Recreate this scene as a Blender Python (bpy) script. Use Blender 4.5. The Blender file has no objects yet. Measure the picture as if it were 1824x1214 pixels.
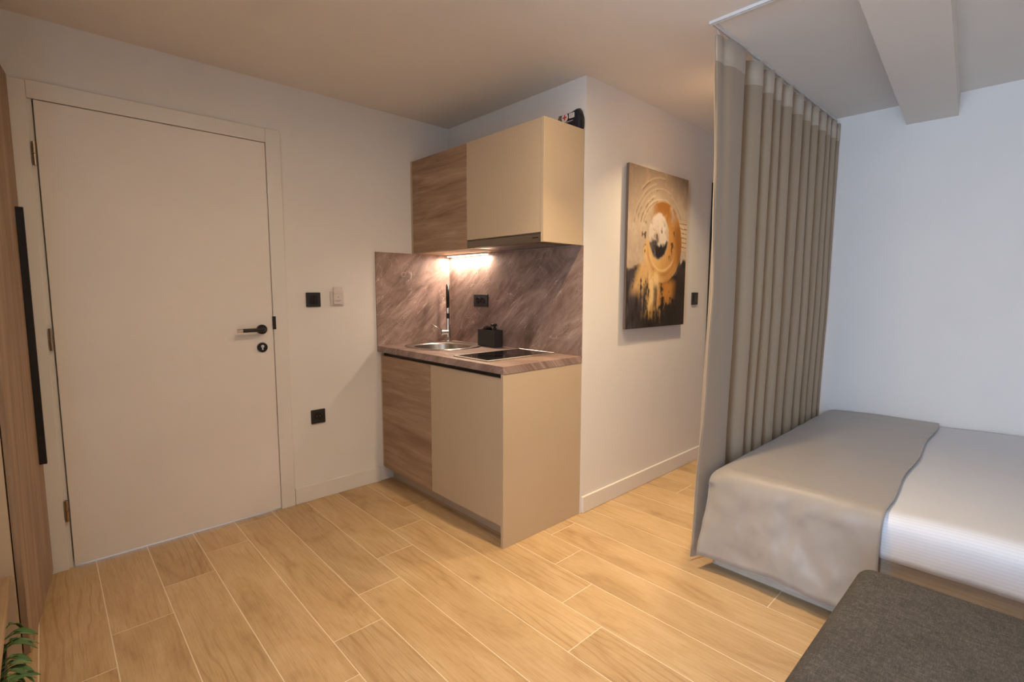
import bpy, bmesh, math, random
import numpy as np
from mathutils import Vector, Matrix

scene = bpy.context.scene
COL = scene.collection
random.seed(7)
PI = math.pi

# ------------------------------------------------------------------ camera
H, W, YB = 2.371, 1.215, 1.716          # ceiling height, width of the kitchen niche, bed wall
def make_camera():
    cam = bpy.data.cameras.new('camera')
    o = bpy.data.objects.new('camera', cam)
    COL.objects.link(o)
    cam.sensor_fit = 'HORIZONTAL'
    cam.sensor_width = 36.0
    cam.lens = 892.0 / 1824.0 * 36.0
    cam.clip_start = 0.01
    yaw, pitch, roll = 0.8190, -0.10156, 0.00207
    f = Vector((-math.sin(yaw) * math.cos(pitch), math.cos(yaw) * math.cos(pitch), math.sin(pitch)))
    r = f.cross(Vector((0, 0, 1))).normalized()
    u = r.cross(f)
    c, s = math.cos(roll), math.sin(roll)
    r2, u2 = c * r + s * u, -s * r + c * u
    m = Matrix((r2, u2, -f)).transposed().to_4x4()
    m.translation = Vector((2.9443, -2.1440, 1.2601))
    o.matrix_world = m
    scene.camera = o
make_camera()

# ------------------------------------------------------------------ world, daylight, lamps, exposure
scene.view_settings.view_transform = 'Standard'
scene.view_settings.look = 'None'
scene.view_settings.exposure = 0.0
scene.view_settings.gamma = 1.0
scene.view_settings.use_curve_mapping = False
world = bpy.data.worlds.new('world')
scene.world = world
world.use_nodes = True
world.node_tree.nodes['Background'].inputs['Color'].default_value = (0.55, 0.72, 1.0, 1)
world.node_tree.nodes['Background'].inputs['Strength'].default_value = 2.2

def area_light(name, loc, target, size, energy, color, size_y=None, shape=None, spread=PI):
    L = bpy.data.lights.new(name, 'AREA')
    L.energy = energy
    L.color = color
    L.shape = shape or ('RECTANGLE' if size_y else 'DISK')
    L.size = size
    if size_y:
        L.size_y = size_y
    L.spread = spread
    o = bpy.data.objects.new(name, L)
    COL.objects.link(o)
    o.location = loc
    d = Vector(target) - Vector(loc)
    o.rotation_euler = d.to_track_quat('-Z', 'Y').to_euler()
    return o

WARM = (1.0, 0.735, 0.43)
COOL = (0.55, 0.73, 1.0)
RAD = math.radians
area_light('window_daylight', (2.95, -4.94, 1.15), (2.95, 0, 1.15), 1.08, 160, COOL, size_y=2.0)
area_light('room_downlight_beam', (1.80, -0.53, H - 0.012), (1.80, -0.53, 0), 0.05, 8.8, WARM, spread=RAD(95))
area_light('room_downlight_glow', (1.80, -0.53, H - 0.012), (1.80, -0.53, 0), 0.05, 6.6, WARM, spread=RAD(175))
area_light('nook_downlight_glow', (1.71, 0.62, H - 0.012), (1.71, 0.62, 0), 0.08, 8.6, WARM, spread=RAD(112))
area_light('entry_added_fill', (1.77, -1.39, H - 0.012), (1.77, -1.39, 0), 0.08, 9.5, WARM, spread=RAD(175))  # added warm fill that lifts the door and left wall
area_light('bed_added_fill', (3.3, -1.0, H - 0.012), (3.3, -1.0, 0), 0.08, 4.5, WARM, spread=RAD(175))  # added warm fill for the bed side, an invented source
area_light('hood_strip_glow', (0.24, -0.035, 1.482), (0.24, -0.06, 0), 0.40, 5.6, (1.0, 0.80, 0.63), size_y=0.02)
area_light('corridor_daylight', (-0.60, -1.67, 0.30), (0, -1.67, 0.0), 0.7, 3.2, (0.45, 0.62, 1.0), size_y=0.4)

# ------------------------------------------------------------------ node helpers
def new_mat(name):
    m = bpy.data.materials.new(name)
    m.use_nodes = True
    nt = m.node_tree
    b = nt.nodes['Principled BSDF']
    return m, nt, b

def lin(c):
    """sRGB 0-255 -> linear"""
    out = []
    for v in c:
        v /= 255.0
        out.append(v / 12.92 if v <= 0.04045 else ((v + 0.055) / 1.055) ** 2.4)
    return tuple(out) + (1.0,)

def N(nt, typ, **kw):
    n = nt.nodes.new(typ)
    for k, v in kw.items():
        if k == 'inp':
            for i, val in v.items():
                n.inputs[i].default_value = val
        else:
            setattr(n, k, v)
    return n

def ramp(nt, fac, stops):
    r = N(nt, 'ShaderNodeValToRGB')
    e = r.color_ramp.elements
    e[0].position, e[0].color = stops[0]
    e[1].position, e[1].color = stops[-1]
    for p, c in stops[1:-1]:
        x = e.new(p)
        x.color = c
    nt.links.new(fac, r.inputs[0])
    return r.outputs[0]

def mix(nt, fac, a, b, blend='MIX'):
    m = N(nt, 'ShaderNodeMix', data_type='RGBA', blend_type=blend)
    for sock, v in ((m.inputs[0], fac), (m.inputs[6], a), (m.inputs[7], b)):
        if hasattr(v, 'is_output'):
            nt.links.new(v, sock)
        else:
            sock.default_value = v
    return m.outputs[2]

def coords(nt, scale=(1, 1, 1), rot=(0, 0, 0), offset=None):
    tc = N(nt, 'ShaderNodeTexCoord')
    mp = N(nt, 'ShaderNodeMapping')
    mp.inputs['Scale'].default_value = scale
    mp.inputs['Rotation'].default_value = rot
    src = tc.outputs['Object']
    if offset is not None:
        va = N(nt, 'ShaderNodeVectorMath', operation='ADD')
        nt.links.new(src, va.inputs[0])
        nt.links.new(offset, va.inputs[1])
        src = va.outputs[0]
    nt.links.new(src, mp.inputs['Vector'])
    return mp.outputs[0]

def noise(nt, vec, scale=5, detail=4, rough=0.55, dist=0.0):
    n = N(nt, 'ShaderNodeTexNoise')
    n.inputs['Scale'].default_value = scale
    n.inputs['Detail'].default_value = detail
    n.inputs['Roughness'].default_value = rough
    n.inputs['Distortion'].default_value = dist
    nt.links.new(vec, n.inputs['Vector'])
    return n.outputs[0]

def bump(nt, b, h, strength=0.1, dist=0.01):
    bp = N(nt, 'ShaderNodeBump')
    bp.inputs['Strength'].default_value = strength
    bp.inputs['Distance'].default_value = dist
    nt.links.new(h, bp.inputs['Height'])
    nt.links.new(bp.outputs[0], b.inputs['Normal'])

def rand_off(nt):
    oi = N(nt, 'ShaderNodeObjectInfo')
    m = N(nt, 'ShaderNodeMath', operation='MULTIPLY')
    m.inputs[1].default_value = 57.0
    nt.links.new(oi.outputs['Random'], m.inputs[0])
    cx = N(nt, 'ShaderNodeCombineXYZ')
    nt.links.new(m.outputs[0], cx.inputs[0])
    nt.links.new(m.outputs[0], cx.inputs[1])
    nt.links.new(m.outputs[0], cx.inputs[2])
    return cx.outputs[0], oi.outputs['Random']

def paint(name, rgb, rough=0.8, grain=0.04, spec=0.3):
    m, nt, b = new_mat(name)
    v = coords(nt)
    n = noise(nt, v, 3.0, 3)
    c = lin(rgb)
    d = tuple(x * 0.965 for x in c[:3]) + (1,)
    nt.links.new(ramp(nt, n, [(0.3, d), (0.7, c)]), b.inputs['Base Color'])
    b.inputs['Roughness'].default_value = rough
    b.inputs['Specular IOR Level'].default_value = spec
    if grain:
        bump(nt, b, noise(nt, v, 260, 2), grain, 0.002)
    return m

def solid(name, rgb, rough=0.4, metal=0.0, spec=0.5):
    m, nt, b = new_mat(name)
    v = coords(nt)
    n = noise(nt, v, 40, 2)
    c = lin(rgb)
    d = tuple(x * 0.9 for x in c[:3]) + (1,)
    nt.links.new(ramp(nt, n, [(0.3, d), (0.7, c)]), b.inputs['Base Color'])
    b.inputs['Roughness'].default_value = rough
    b.inputs['Metallic'].default_value = metal
    b.inputs['Specular IOR Level'].default_value = spec
    return m

def metal(name, rgb, rough=0.25, aniso_axis=None):
    m, nt, b = new_mat(name)
    v = coords(nt, (4, 200, 200) if aniso_axis == 'x' else (60, 60, 60))
    n = noise(nt, v, 3, 3)
    c = lin(rgb)
    d = tuple(x * 0.82 for x in c[:3]) + (1,)
    nt.links.new(ramp(nt, n, [(0.25, d), (0.75, c)]), b.inputs['Base Color'])
    b.inputs['Metallic'].default_value = 1.0
    b.inputs['Roughness'].default_value = rough
    return m

def floor_oak():
    m, nt, b = new_mat('oak_look_tile')
    off, rnd = rand_off(nt)
    broad = noise(nt, coords(nt, (1.5, 4.2, 4.2), offset=off), 1.1, 6, 0.62, 1.2)
    fine = noise(nt, coords(nt, (5.5, 110.0, 110.0), offset=off), 1.6, 6, 0.68, 0.6)
    A, B, C = lin((209, 181, 142)), lin((195, 164, 123)), lin((166, 136, 99))
    base = ramp(nt, broad, [(0.24, C), (0.42, B), (0.66, A)])
    grain = ramp(nt, fine, [(0.30, (0.74, 0.70, 0.65, 1)), (0.55, (1, 1, 1, 1))])
    col = mix(nt, 0.7, base, grain, 'MULTIPLY')
    w = N(nt, 'ShaderNodeTexWave', wave_type='BANDS', bands_direction='Y')
    w.inputs['Scale'].default_value = 3.2
    w.inputs['Distortion'].default_value = 14.0
    w.inputs['Detail'].default_value = 3.0
    w.inputs['Detail Scale'].default_value = 0.55
    w.inputs['Detail Roughness'].default_value = 0.6
    nt.links.new(coords(nt, (0.55, 3.0, 3.0), offset=off), w.inputs['Vector'])
    fig = ramp(nt, w.outputs['Fac'], [(0.0, (0.84, 0.80, 0.75, 1)), (0.22, (1, 1, 1, 1))])
    patch = ramp(nt, noise(nt, coords(nt, (1.1, 2.5, 2.5), offset=off), 1.3, 2), [(0.45, (0, 0, 0, 1)), (0.6, (0.9, 0.9, 0.9, 1))])
    col = mix(nt, patch, col, mix(nt, 1.0, col, fig, 'MULTIPLY'))
    vo = N(nt, 'ShaderNodeTexVoronoi')
    vo.inputs['Scale'].default_value = 0.55
    nt.links.new(coords(nt, (4.2, 7.0, 7.0), offset=off), vo.inputs['Vector'])
    kn = ramp(nt, vo.outputs['Distance'], [(0.015, (0.42, 0.35, 0.29, 1)), (0.06, (0.80, 0.76, 0.72, 1)), (0.15, (1, 1, 1, 1))])
    col = mix(nt, 0.55, col, kn, 'MULTIPLY')
    tint = ramp(nt, rnd, [(0.0, (0.93, 0.92, 0.91, 1)), (1.0, (1.05, 1.04, 1.02, 1))])
    col = mix(nt, 1.0, col, tint, 'MULTIPLY')
    nt.links.new(col, b.inputs['Base Color'])
    b.inputs['Roughness'].default_value = 0.48
    b.inputs['Specular IOR Level'].default_value = 0.35
    bump(nt, b, fine, 0.08, 0.002)
    return m

def wood(name, dark, mid, light, grain='x', rough=0.55, seed=0.0, rough_scale=1.0):
    """laminate wood, grain along x or z"""
    m, nt, b = new_mat(name)
    off = N(nt, 'ShaderNodeCombineXYZ')
    for i in range(3):
        off.inputs[i].default_value = seed
    g = {'x': (1, 9, 9), 'z': (9, 9, 0.8)}[grain]
    gf = {'x': (3, 90, 90), 'z': (90, 90, 3)}[grain]
    s = rough_scale
    v1 = coords(nt, tuple(k * s for k in g), offset=off.outputs[0])
    v2 = coords(nt, tuple(k * s for k in gf), offset=off.outputs[0])
    n1 = noise(nt, v1, 1.5, 6, 0.62, 1.1)
    n2 = noise(nt, v2, 1.2, 4, 0.6, 0.2)
    base = ramp(nt, n1, [(0.25, lin(dark)), (0.5, lin(mid)), (0.72, lin(light))])
    gr = ramp(nt, n2, [(0.3, (0.72, 0.68, 0.64, 1)), (0.6, (1, 1, 1, 1))])
    nt.links.new(mix(nt, 0.55, base, gr, 'MULTIPLY'), b.inputs['Base Color'])
    b.inputs['Roughness'].default_value = rough
    b.inputs['Specular IOR Level'].default_value = 0.3
    bump(nt, b, n2, 0.08, 0.001)
    return m

def marble(name, flat):
    m, nt, b = new_mat(name)
    tc = N(nt, 'ShaderNodeTexCoord')
    sp = N(nt, 'ShaderNodeSeparateXYZ')
    nt.links.new(tc.outputs['Object'], sp.inputs[0])
    cb = N(nt, 'ShaderNodeCombineXYZ')
    if flat:
        ad = N(nt, 'ShaderNodeMath', operation='ADD')
        nt.links.new(sp.outputs[1], ad.inputs[0])
        nt.links.new(sp.outputs[2], ad.inputs[1])
        nt.links.new(sp.outputs[0], cb.inputs[0])
        nt.links.new(ad.outputs[0], cb.inputs[1])
    else:
        ad = N(nt, 'ShaderNodeMath', operation='ADD')
        nt.links.new(sp.outputs[0], ad.inputs[0])
        nt.links.new(sp.outputs[1], ad.inputs[1])
        nt.links.new(ad.outputs[0], cb.inputs[0])
        nt.links.new(sp.outputs[2], cb.inputs[1])
    rt = N(nt, 'ShaderNodeMapping')
    rt.inputs['Rotation'].default_value = (0, 0, math.radians(-42 if not flat else -35))
    nt.links.new(cb.outputs[0], rt.inputs['Vector'])
    def stretched(sx, sy, off=0.0):
        mp = N(nt, 'ShaderNodeMapping')
        mp.inputs['Scale'].default_value = (sx, sy, 1)
        mp.inputs['Location'].default_value = (off, off * 1.7, 0)
        nt.links.new(rt.outputs[0], mp.inputs['Vector'])
        return mp.outputs[0]
    n1 = noise(nt, stretched(1.7, 4.2), 1.5, 8, 0.66, 1.2)
    n2 = noise(nt, stretched(5.0, 13.0, 3.0), 1.2, 6, 0.7, 1.4)
    base = ramp(nt, n1, [(0.28, lin((104, 85, 78))), (0.44, lin((142, 119, 110))), (0.60, lin((168, 145, 135))), (0.78, lin((196, 175, 164)))])
    fine = ramp(nt, n2, [(0.3, (0.74, 0.70, 0.69, 1)), (0.62, (1.06, 1.05, 1.05, 1))])
    col = mix(nt, 0.75, base, fine, 'MULTIPLY')
    # hairline veins: thin bands where a distorted noise crosses 0.5
    def vein(vec, sc, width, dist):
        n = noise(nt, vec, sc, 3, 0.55, dist)
        s = N(nt, 'ShaderNodeMath', operation='SUBTRACT'); s.inputs[1].default_value = 0.5
        nt.links.new(n, s.inputs[0])
        a = N(nt, 'ShaderNodeMath', operation='ABSOLUTE')
        nt.links.new(s.outputs[0], a.inputs[0])
        return ramp(nt, a.outputs[0], [(0.0, (1, 1, 1, 1)), (width, (0, 0, 0, 1))])
    va = vein(stretched(1.6, 4.2, 7.0), 1.7, 0.006, 0.7)
    vb = vein(stretched(3.0, 4.0, 15.0), 1.9, 0.005, 1.1)
    gate = ramp(nt, noise(nt, stretched(3.5, 3.5, 22.0), 1.6, 2), [(0.46, (0, 0, 0, 1)), (0.58, (1, 1, 1, 1))])
    # short pale scratches running with the grain
    hair = noise(nt, stretched(3.0, 26.0, 31.0), 1.6, 4, 0.62, 0.7)
    hl = ramp(nt, hair, [(0.60, (0, 0, 0, 1)), (0.72, (0.8, 0.8, 0.8, 1))])
    dk_ = ramp(nt, noise(nt, stretched(2.6, 15.0, 41.0), 1.5, 5, 0.65, 1.0), [(0.30, (0.66, 0.62, 0.61, 1)), (0.5, (1, 1, 1, 1))])
    col = mix(nt, 0.8, col, dk_, 'MULTIPLY')
    vab = mix(nt, 1.0, va, vb, 'ADD')
    vg = mix(nt, 1.0, mix(nt, 1.0, vab, gate, 'MULTIPLY'), hl, 'ADD')
    sc = mix(nt, 1.0, vg, (0.55, 0.55, 0.55, 1), 'MULTIPLY')
    col = mix(nt, sc, col, lin((222, 202, 190)))
    nt.links.new(col, b.inputs['Base Color'])
    b.inputs['Roughness'].default_value = 0.42
    b.inputs['Specular IOR Level'].default_value = 0.4
    return m

def fabric(name, rgb, dark=0.75, scale=420, rough=0.85, bumps=0.25, sheen=0.2, streak=None):
    m, nt, b = new_mat(name)
    v = coords(nt, streak or (1, 1, 1))
    n = noise(nt, v, scale, 3, 0.7)
    c = lin(rgb)
    d = tuple(x * dark for x in c[:3]) + (1,)
    nt.links.new(ramp(nt, n, [(0.32, d), (0.68, c)]), b.inputs['Base Color'])
    b.inputs['Roughness'].default_value = rough
    b.inputs['Sheen Weight'].default_value = sheen
    b.inputs['Specular IOR Level'].default_value = 0.25
    bump(nt, b, n, bumps, 0.001)
    return m

def heather():
    m, nt, b = new_mat('charcoal_melange_weave')
    n1 = noise(nt, coords(nt, (60, 420, 60)), 1.0, 4, 0.75)
    n2 = noise(nt, coords(nt, (420, 70, 60)), 1.0, 4, 0.75)
    n3 = noise(nt, coords(nt), 9, 4, 0.6)
    c1 = ramp(nt, n1, [(0.33, lin((56, 54, 53))), (0.52, lin((86, 83, 80))), (0.72, lin((134, 130, 126)))])
    c2 = ramp(nt, n2, [(0.33, lin((58, 55, 54))), (0.52, lin((84, 81, 79))), (0.72, lin((126, 122, 119)))])
    c = mix(nt, 0.5, c1, c2)
    big = ramp(nt, n3, [(0.3, (0.88, 0.88, 0.88, 1)), (0.7, (1.05, 1.05, 1.05, 1))])
    nt.links.new(mix(nt, 1.0, c, big, 'MULTIPLY'), b.inputs['Base Color'])
    b.inputs['Roughness'].default_value = 0.95
    b.inputs['Specular IOR Level'].default_value = 0.15
    bump(nt, b, n1, 0.4, 0.001)
    return m

def stripe_sheet():
    m, nt, b = new_mat('white_stripe_satin')
    tc = N(nt, 'ShaderNodeTexCoord')
    sp = N(nt, 'ShaderNodeSeparateXYZ')
    nt.links.new(tc.outputs['UV'], sp.inputs[0])
    mu = N(nt, 'ShaderNodeMath', operation='MULTIPLY'); mu.inputs[1].default_value = 2 * PI / 0.011
    nt.links.new(sp.outputs[1], mu.inputs[0])
    si = N(nt, 'ShaderNodeMath', operation='SINE')
    nt.links.new(mu.outputs[0], si.inputs[0])
    mr = N(nt, 'ShaderNodeMapRange')
    mr.inputs[1].default_value = -0.35; mr.inputs[2].default_value = 0.35
    nt.links.new(si.outputs[0], mr.inputs[0])
    nt.links.new(mix(nt, mr.outputs[0], lin((213, 215, 221)), lin((219, 221, 227))), b.inputs['Base Color'])
    rr = N(nt, 'ShaderNodeMapRange')
    rr.inputs[3].default_value = 0.75; rr.inputs[4].default_value = 0.5
    nt.links.new(mr.outputs[0], rr.inputs[0])
    nt.links.new(rr.outputs[0], b.inputs['Roughness'])
    b.inputs['Specular IOR Level'].default_value = 0.25
    bump(nt, b, mr.outputs[0], 0.05, 0.0004)
    return m

def emitter(name, rgb, strength):
    m, nt, b = new_mat(name)
    b.inputs['Base Color'].default_value = (0.9, 0.9, 0.9, 1)
    b.inputs['Emission Color'].default_value = lin(rgb)
    b.inputs['Emission Strength'].default_value = strength
    return m

M = {}
M['wall'] = paint('white_wall_paint', (234, 229, 223), 0.9)
M['ceiling'] = paint('white_ceiling_paint', (234, 228, 220), 0.92)
M['trim'] = paint('white_lacquer_trim', (232, 227, 220), 0.45, 0, 0.4)
M['door'] = paint('white_lacquer_door', (238, 231, 223), 0.55, 0.02, 0.35)
M['grout'] = paint('pale_grout', (236, 218, 192), 0.9, 0.1)
M['oak'] = floor_oak()
M['beige'] = paint('cashmere_laminate', (199, 178, 150), 0.55, 0.02, 0.3)
M['kwood'] = wood('kitchen_oak_laminate', (134, 106, 84), (168, 138, 112), (190, 162, 134), 'x', seed=3.1)
M['kwood2'] = wood('kitchen_oak_laminate_upper', (134, 106, 84), (168, 138, 112), (190, 162, 134), 'x', seed=9.7)
M['wwood'] = wood('wardrobe_oak_laminate', (134, 110, 88), (160, 134, 110), (178, 152, 128), 'z', seed=5.3)
M['bwood'] = wood('bench_oak_laminate', (150, 122, 92), (184, 154, 120), (204, 176, 142), 'x', seed=1.3)
M['bedwood'] = wood('bed_grey_oak', (148, 136, 122), (182, 170, 154), (204, 192, 176), 'x', seed=8.3)
M['marble_v'] = marble('taupe_stone_laminate', False)
M['marble_h'] = marble('taupe_stone_worktop', True)
M['black'] = solid('matt_black_plastic', (34, 34, 35), 0.5)
M['black_metal'] = solid('matt_black_metal', (20, 20, 21), 0.35)
M['dark'] = solid('black_recess_profile', (14, 13, 13), 0.5)
M['steel'] = metal('brushed_steel', (196, 190, 184), 0.28)
M['chrome'] = metal('chrome', (225, 222, 218), 0.08)
M['nickel'] = metal('satin_nickel', (170, 152, 132), 0.3)
M['frame_steel'] = metal('satin_steel_frame', (226, 222, 216), 0.42)
M['hood'] = metal('hood_grey_metal', (150, 140, 128), 0.42, 'x')
M['glass'] = solid('black_ceramic_glass', (9, 9, 10), 0.06, 0, 0.6)
M['white_plastic'] = solid('white_plastic', (222, 214, 208), 0.4)
M['white_alu'] = solid('white_aluminium', (232, 230, 228), 0.4)
M['curtain'] = fabric('taupe_curtain_cloth', (165, 145, 121), 0.90, 500, 0.75, 0.12, 0.25)
M['tape'] = fabric('curtain_header_tape', (192, 176, 156), 0.84, 30, 0.8, 0.3, 0.2, streak=(1, 1, 26))
M['runner'] = fabric('taupe_satin_runner', (158, 147, 135), 0.94, 380, 0.42, 0.06, 0.3)
M['sheet'] = stripe_sheet()
M['mattress'] = fabric('white_mattress_ticking', (228, 226, 222))
M['heather'] = heather()
M['pouch'] = fabric('navy_nylon', (30, 31, 44), 0.8, 300, 0.6, 0.2, 0.1)
M['print_white'] = solid('white_print', (226, 220, 214), 0.6)
M['print_red'] = solid('red_print', (190, 22, 30), 0.6)
M['grey_print'] = solid('grey_print', (120, 108, 104), 0.6)
M['anthracite'] = solid('anthracite_plastic', (52, 51, 52), 0.5)
M['leaf'] = solid('green_leaf', (70, 108, 58), 0.45)
M['leaf2'] = solid('pale_green_leaf', (104, 138, 84), 0.45)
M['bristle'] = solid('black_bristle', (20, 19, 19), 0.95, 0, 0.1)
M['soil'] = solid('dark_soil', (48, 36, 28), 0.95)
M['led'] = emitter('led_diffuser', (255, 226, 196), 9.0)
M['lamp'] = emitter('lamp_diffuser', (255, 214, 160), 6.0)

# ------------------------------------------------------------------ object helpers
def root_loc(p):
    l = Vector((0, 0, 0))
    while p is not None:
        l += p.location
        p = p.parent
    return l

def obj(name, bm, mat, parent=None, smooth=False, world=True, uv=False):
    me = bpy.data.meshes.new(name)
    bmesh.ops.recalc_face_normals(bm, faces=bm.faces)
    if parent is not None and world:
        bmesh.ops.translate(bm, verts=bm.verts, vec=-root_loc(parent))
    bm.to_mesh(me)
    bm.free()
    if smooth:
        for p in me.polygons:
            p.use_smooth = True
    mats = mat if isinstance(mat, (list, tuple)) else [mat]
    for k in mats:
        me.materials.append(k)
    o = bpy.data.objects.new(name, me)
    COL.objects.link(o)
    if parent is not None:
        o.parent = parent
    return o

def sharp(o, ang=35):
    me = o.data
    for p in me.polygons:
        p.use_smooth = True
    bm = bmesh.new(); bm.from_mesh(me)
    for e in bm.edges:
        if len(e.link_faces) == 2 and e.calc_face_angle(0) > math.radians(ang):
            e.smooth = False
    bm.to_mesh(me); bm.free()
    return o

def box(bm, x0, x1, y0, y1, z0, z1, bev=0.0, seg=1):
    vs = [bm.verts.new((x, y, z)) for x in (x0, x1) for y in (y0, y1) for z in (z0, z1)]
    fs = [(0, 1, 3, 2), (4, 6, 7, 5), (0, 4, 5, 1), (2, 3, 7, 6), (0, 2, 6, 4), (1, 5, 7, 3)]
    faces = [bm.faces.new([vs[i] for i in f]) for f in fs]
    if bev > 0:
        es = set(e for f in faces for e in f.edges)
        bmesh.ops.bevel(bm, geom=list(es), offset=bev, segments=seg, affect='EDGES', profile=0.5)
    return bm

def B(*a, **k):
    return box(bmesh.new(), *a, **k)

def cyl(bm, p0, p1, r0, r1=None, n=24, caps=True):
    p0, p1 = Vector(p0), Vector(p1)
    r1 = r0 if r1 is None else r1
    d = (p1 - p0).normalized()
    a = d.orthogonal().normalized()
    b = d.cross(a)
    A = [bm.verts.new(p0 + r0 * (math.cos(t) * a + math.sin(t) * b)) for t in [2 * PI * i / n for i in range(n)]]
    C = [bm.verts.new(p1 + r1 * (math.cos(t) * a + math.sin(t) * b)) for t in [2 * PI * i / n for i in range(n)]]
    for i in range(n):
        j = (i + 1) % n
        bm.faces.new((A[i], A[j], C[j], C[i]))
    if caps:
        bm.faces.new(A[::-1]); bm.faces.new(C)
    return bm

def tube(bm, pts, radii, n=14):
    pts = [Vector(p) for p in pts]
    if not hasattr(radii, '__len__'):
        radii = [radii] * len(pts)
    rings = []
    a = None
    for i, p in enumerate(pts):
        d = (pts[min(i + 1, len(pts) - 1)] - pts[max(i - 1, 0)]).normalized()
        a = d.orthogonal().normalized() if a is None else (a - a.dot(d) * d).normalized()
        b = d.cross(a)
        rings.append([bm.verts.new(p + radii[i] * (math.cos(t) * a + math.sin(t) * b)) for t in [2 * PI * k / n for k in range(n)]])
    for r, s in zip(rings, rings[1:]):
        for k in range(n):
            j = (k + 1) % n
            bm.faces.new((r[k], r[j], s[j], s[k]))
    bm.faces.new(rings[0][::-1]); bm.faces.new(rings[-1])
    return bm

def loops(bm, rings, close_first=False, close_last=False):
    """skin a list of vertex-coordinate loops"""
    R = [[bm.verts.new(p) for p in r] for r in rings]
    n = len(R[0])
    for r, s in zip(R, R[1:]):
        for k in range(n):
            j = (k + 1) % n
            bm.faces.new((r[k], r[j], s[j], s[k]))
    if close_first: bm.faces.new(R[0][::-1])
    if close_last: bm.faces.new(R[-1])
    return bm

def ring_disk(bm, c, r, n=24):
    bm.faces.new([bm.verts.new((c[0] + r * math.cos(2 * PI * i / n), c[1], c[2] + r * math.sin(2 * PI * i / n))) for i in range(n)])

def thing(name, label, cat, loc, group=None, rotz=0.0):
    o = bpy.data.objects.new(name, None)
    o.empty_display_size = 0.1
    COL.objects.link(o)
    o.location = loc
    o.rotation_euler = (0, 0, rotz)
    o['label'] = label
    o['category'] = cat
    if group: o['group'] = group
    return o

def tag(o, label, cat, group=None):
    o['label'] = label
    o['category'] = cat
    if group: o['group'] = group
    return o

def struct(o, label, cat):
    o['kind'] = 'structure'
    o['label'] = label
    o['category'] = cat
    return o

# ================================================================== the room
X1, Y0 = 4.2, -2.85
fl = struct(obj('floor', B(-0.15, X1 + 0.15, Y0 - 2.15, YB + 0.15, -0.10, -0.0008), M['grout']), 'wood-look plank tile floor with pale grout lines', 'floor')
P, PER, GR = 0.1935, 1.213, 0.0036
joints = {0: .904, 1: .693, 2: .466, 3: .27, 4: 1.28, 5: 1.078, 6: .874, 7: .672, 8: .475, 9: .262, 10: .061, 11: 1.053}
row = -4
while True:
    ya = -2.2365 + P * row
    yb = ya + P
    if ya > YB: break
    j = joints.get(row, .904 - .2067 * row) % PER
    y0, y1 = max(ya + GR / 2, Y0), min(yb - GR / 2, YB)
    xs = j - PER
    while xs < X1:
        x0, x1 = max(xs + GR / 2, 0.0), min(xs + PER - GR / 2, X1)
        # what stands under the wall block beside the nook is never seen
        if y0 > 0.02 and x1 > 0: x0 = max(x0, W)
        if y1 - y0 > 0.01 and x1 - x0 > 0.01:
            bm = B(x0, x1, y0, y1, -0.004, 0.0, bev=0.0005)
            obj('plank', bm, M['oak'], fl)
        xs += PER
    row += 1

ce = struct(obj('ceiling', B(-0.15, X1 + 0.15, Y0 - 2.15, YB + 0.15, H, H + 0.12), M['ceiling']), 'smooth white painted ceiling', 'ceiling')
bm = bmesh.new()
ya, yb = -2.85, 1.716
def bx(y): return 2.279 + (2.42 - 2.279) * (1.716 - y) / 1.746
v = [bm.verts.new(p) for p in [(bx(ya), ya, 2.25), (bx(ya) + .235, ya, 2.25), (bx(yb) + .235, yb, 2.247), (bx(yb), yb, 2.25),
                               (bx(ya), ya, H + .02), (bx(ya) + .235, ya, H + .02), (bx(yb) + .235, yb, H + .02), (bx(yb), yb, H + .02)]]
for f in [(0, 3, 2, 1), (4, 5, 6, 7), (0, 1, 5, 4), (2, 3, 7, 6), (1, 2, 6, 5), (0, 4, 7, 3)]:
    bm.faces.new([v[i] for i in f])
obj('beam', bm, M['ceiling'], ce)['label'] = 'boxed-in ceiling beam above the bed'

DY0, DY1, DH = -2.165, -1.172, 2.083     # rough opening of the entrance door
bm = B(-0.15, 0, Y0 - 0.15, DY0, 0, H)
box(bm, -0.15, 0, DY1, 0.15, 0, H)
box(bm, -0.15, 0, DY0, DY1, DH, H)
struct(obj('wall_left', bm, M['wall']), 'white painted wall with the entrance door', 'wall')
struct(obj('wall_back', B(0, 1.095, 0, 0.15, 0, H), M['wall']), 'white painted wall behind the kitchenette', 'wall')
struct(obj('wall_nook', B(1.095, W, 0, YB, 0, H), M['wall']), 'white painted wall with the abstract painting', 'wall')
struct(obj('wall_alcove', B(1.095, X1 + 0.15, YB, YB + 0.15, 0, H), M['wall']), 'white painted wall behind the bed', 'wall')
struct(obj('wall_right', B(X1, X1 + 0.15, Y0 - 0.15, YB, 0, H), M['wall']), 'white painted wall at the head of the bed', 'wall')
WX0, WX1 = 2.40, 3.50
bm = B(0, WX0, Y0 - 2.15, Y0, 0, H)  # unseen block, made this deep so its opening narrows the daylight
box(bm, WX1, X1, Y0 - 2.15, Y0, 0, H)
box(bm, WX0, WX1, Y0 - 2.15, Y0, 2.2, H)
box(bm, WX0, WX1, Y0 - 2.15, Y0, 0, 0.1)
struct(obj('wall_front', bm, M['wall']), 'white painted wall with an invented deep window passage that narrows the daylight', 'wall')

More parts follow.
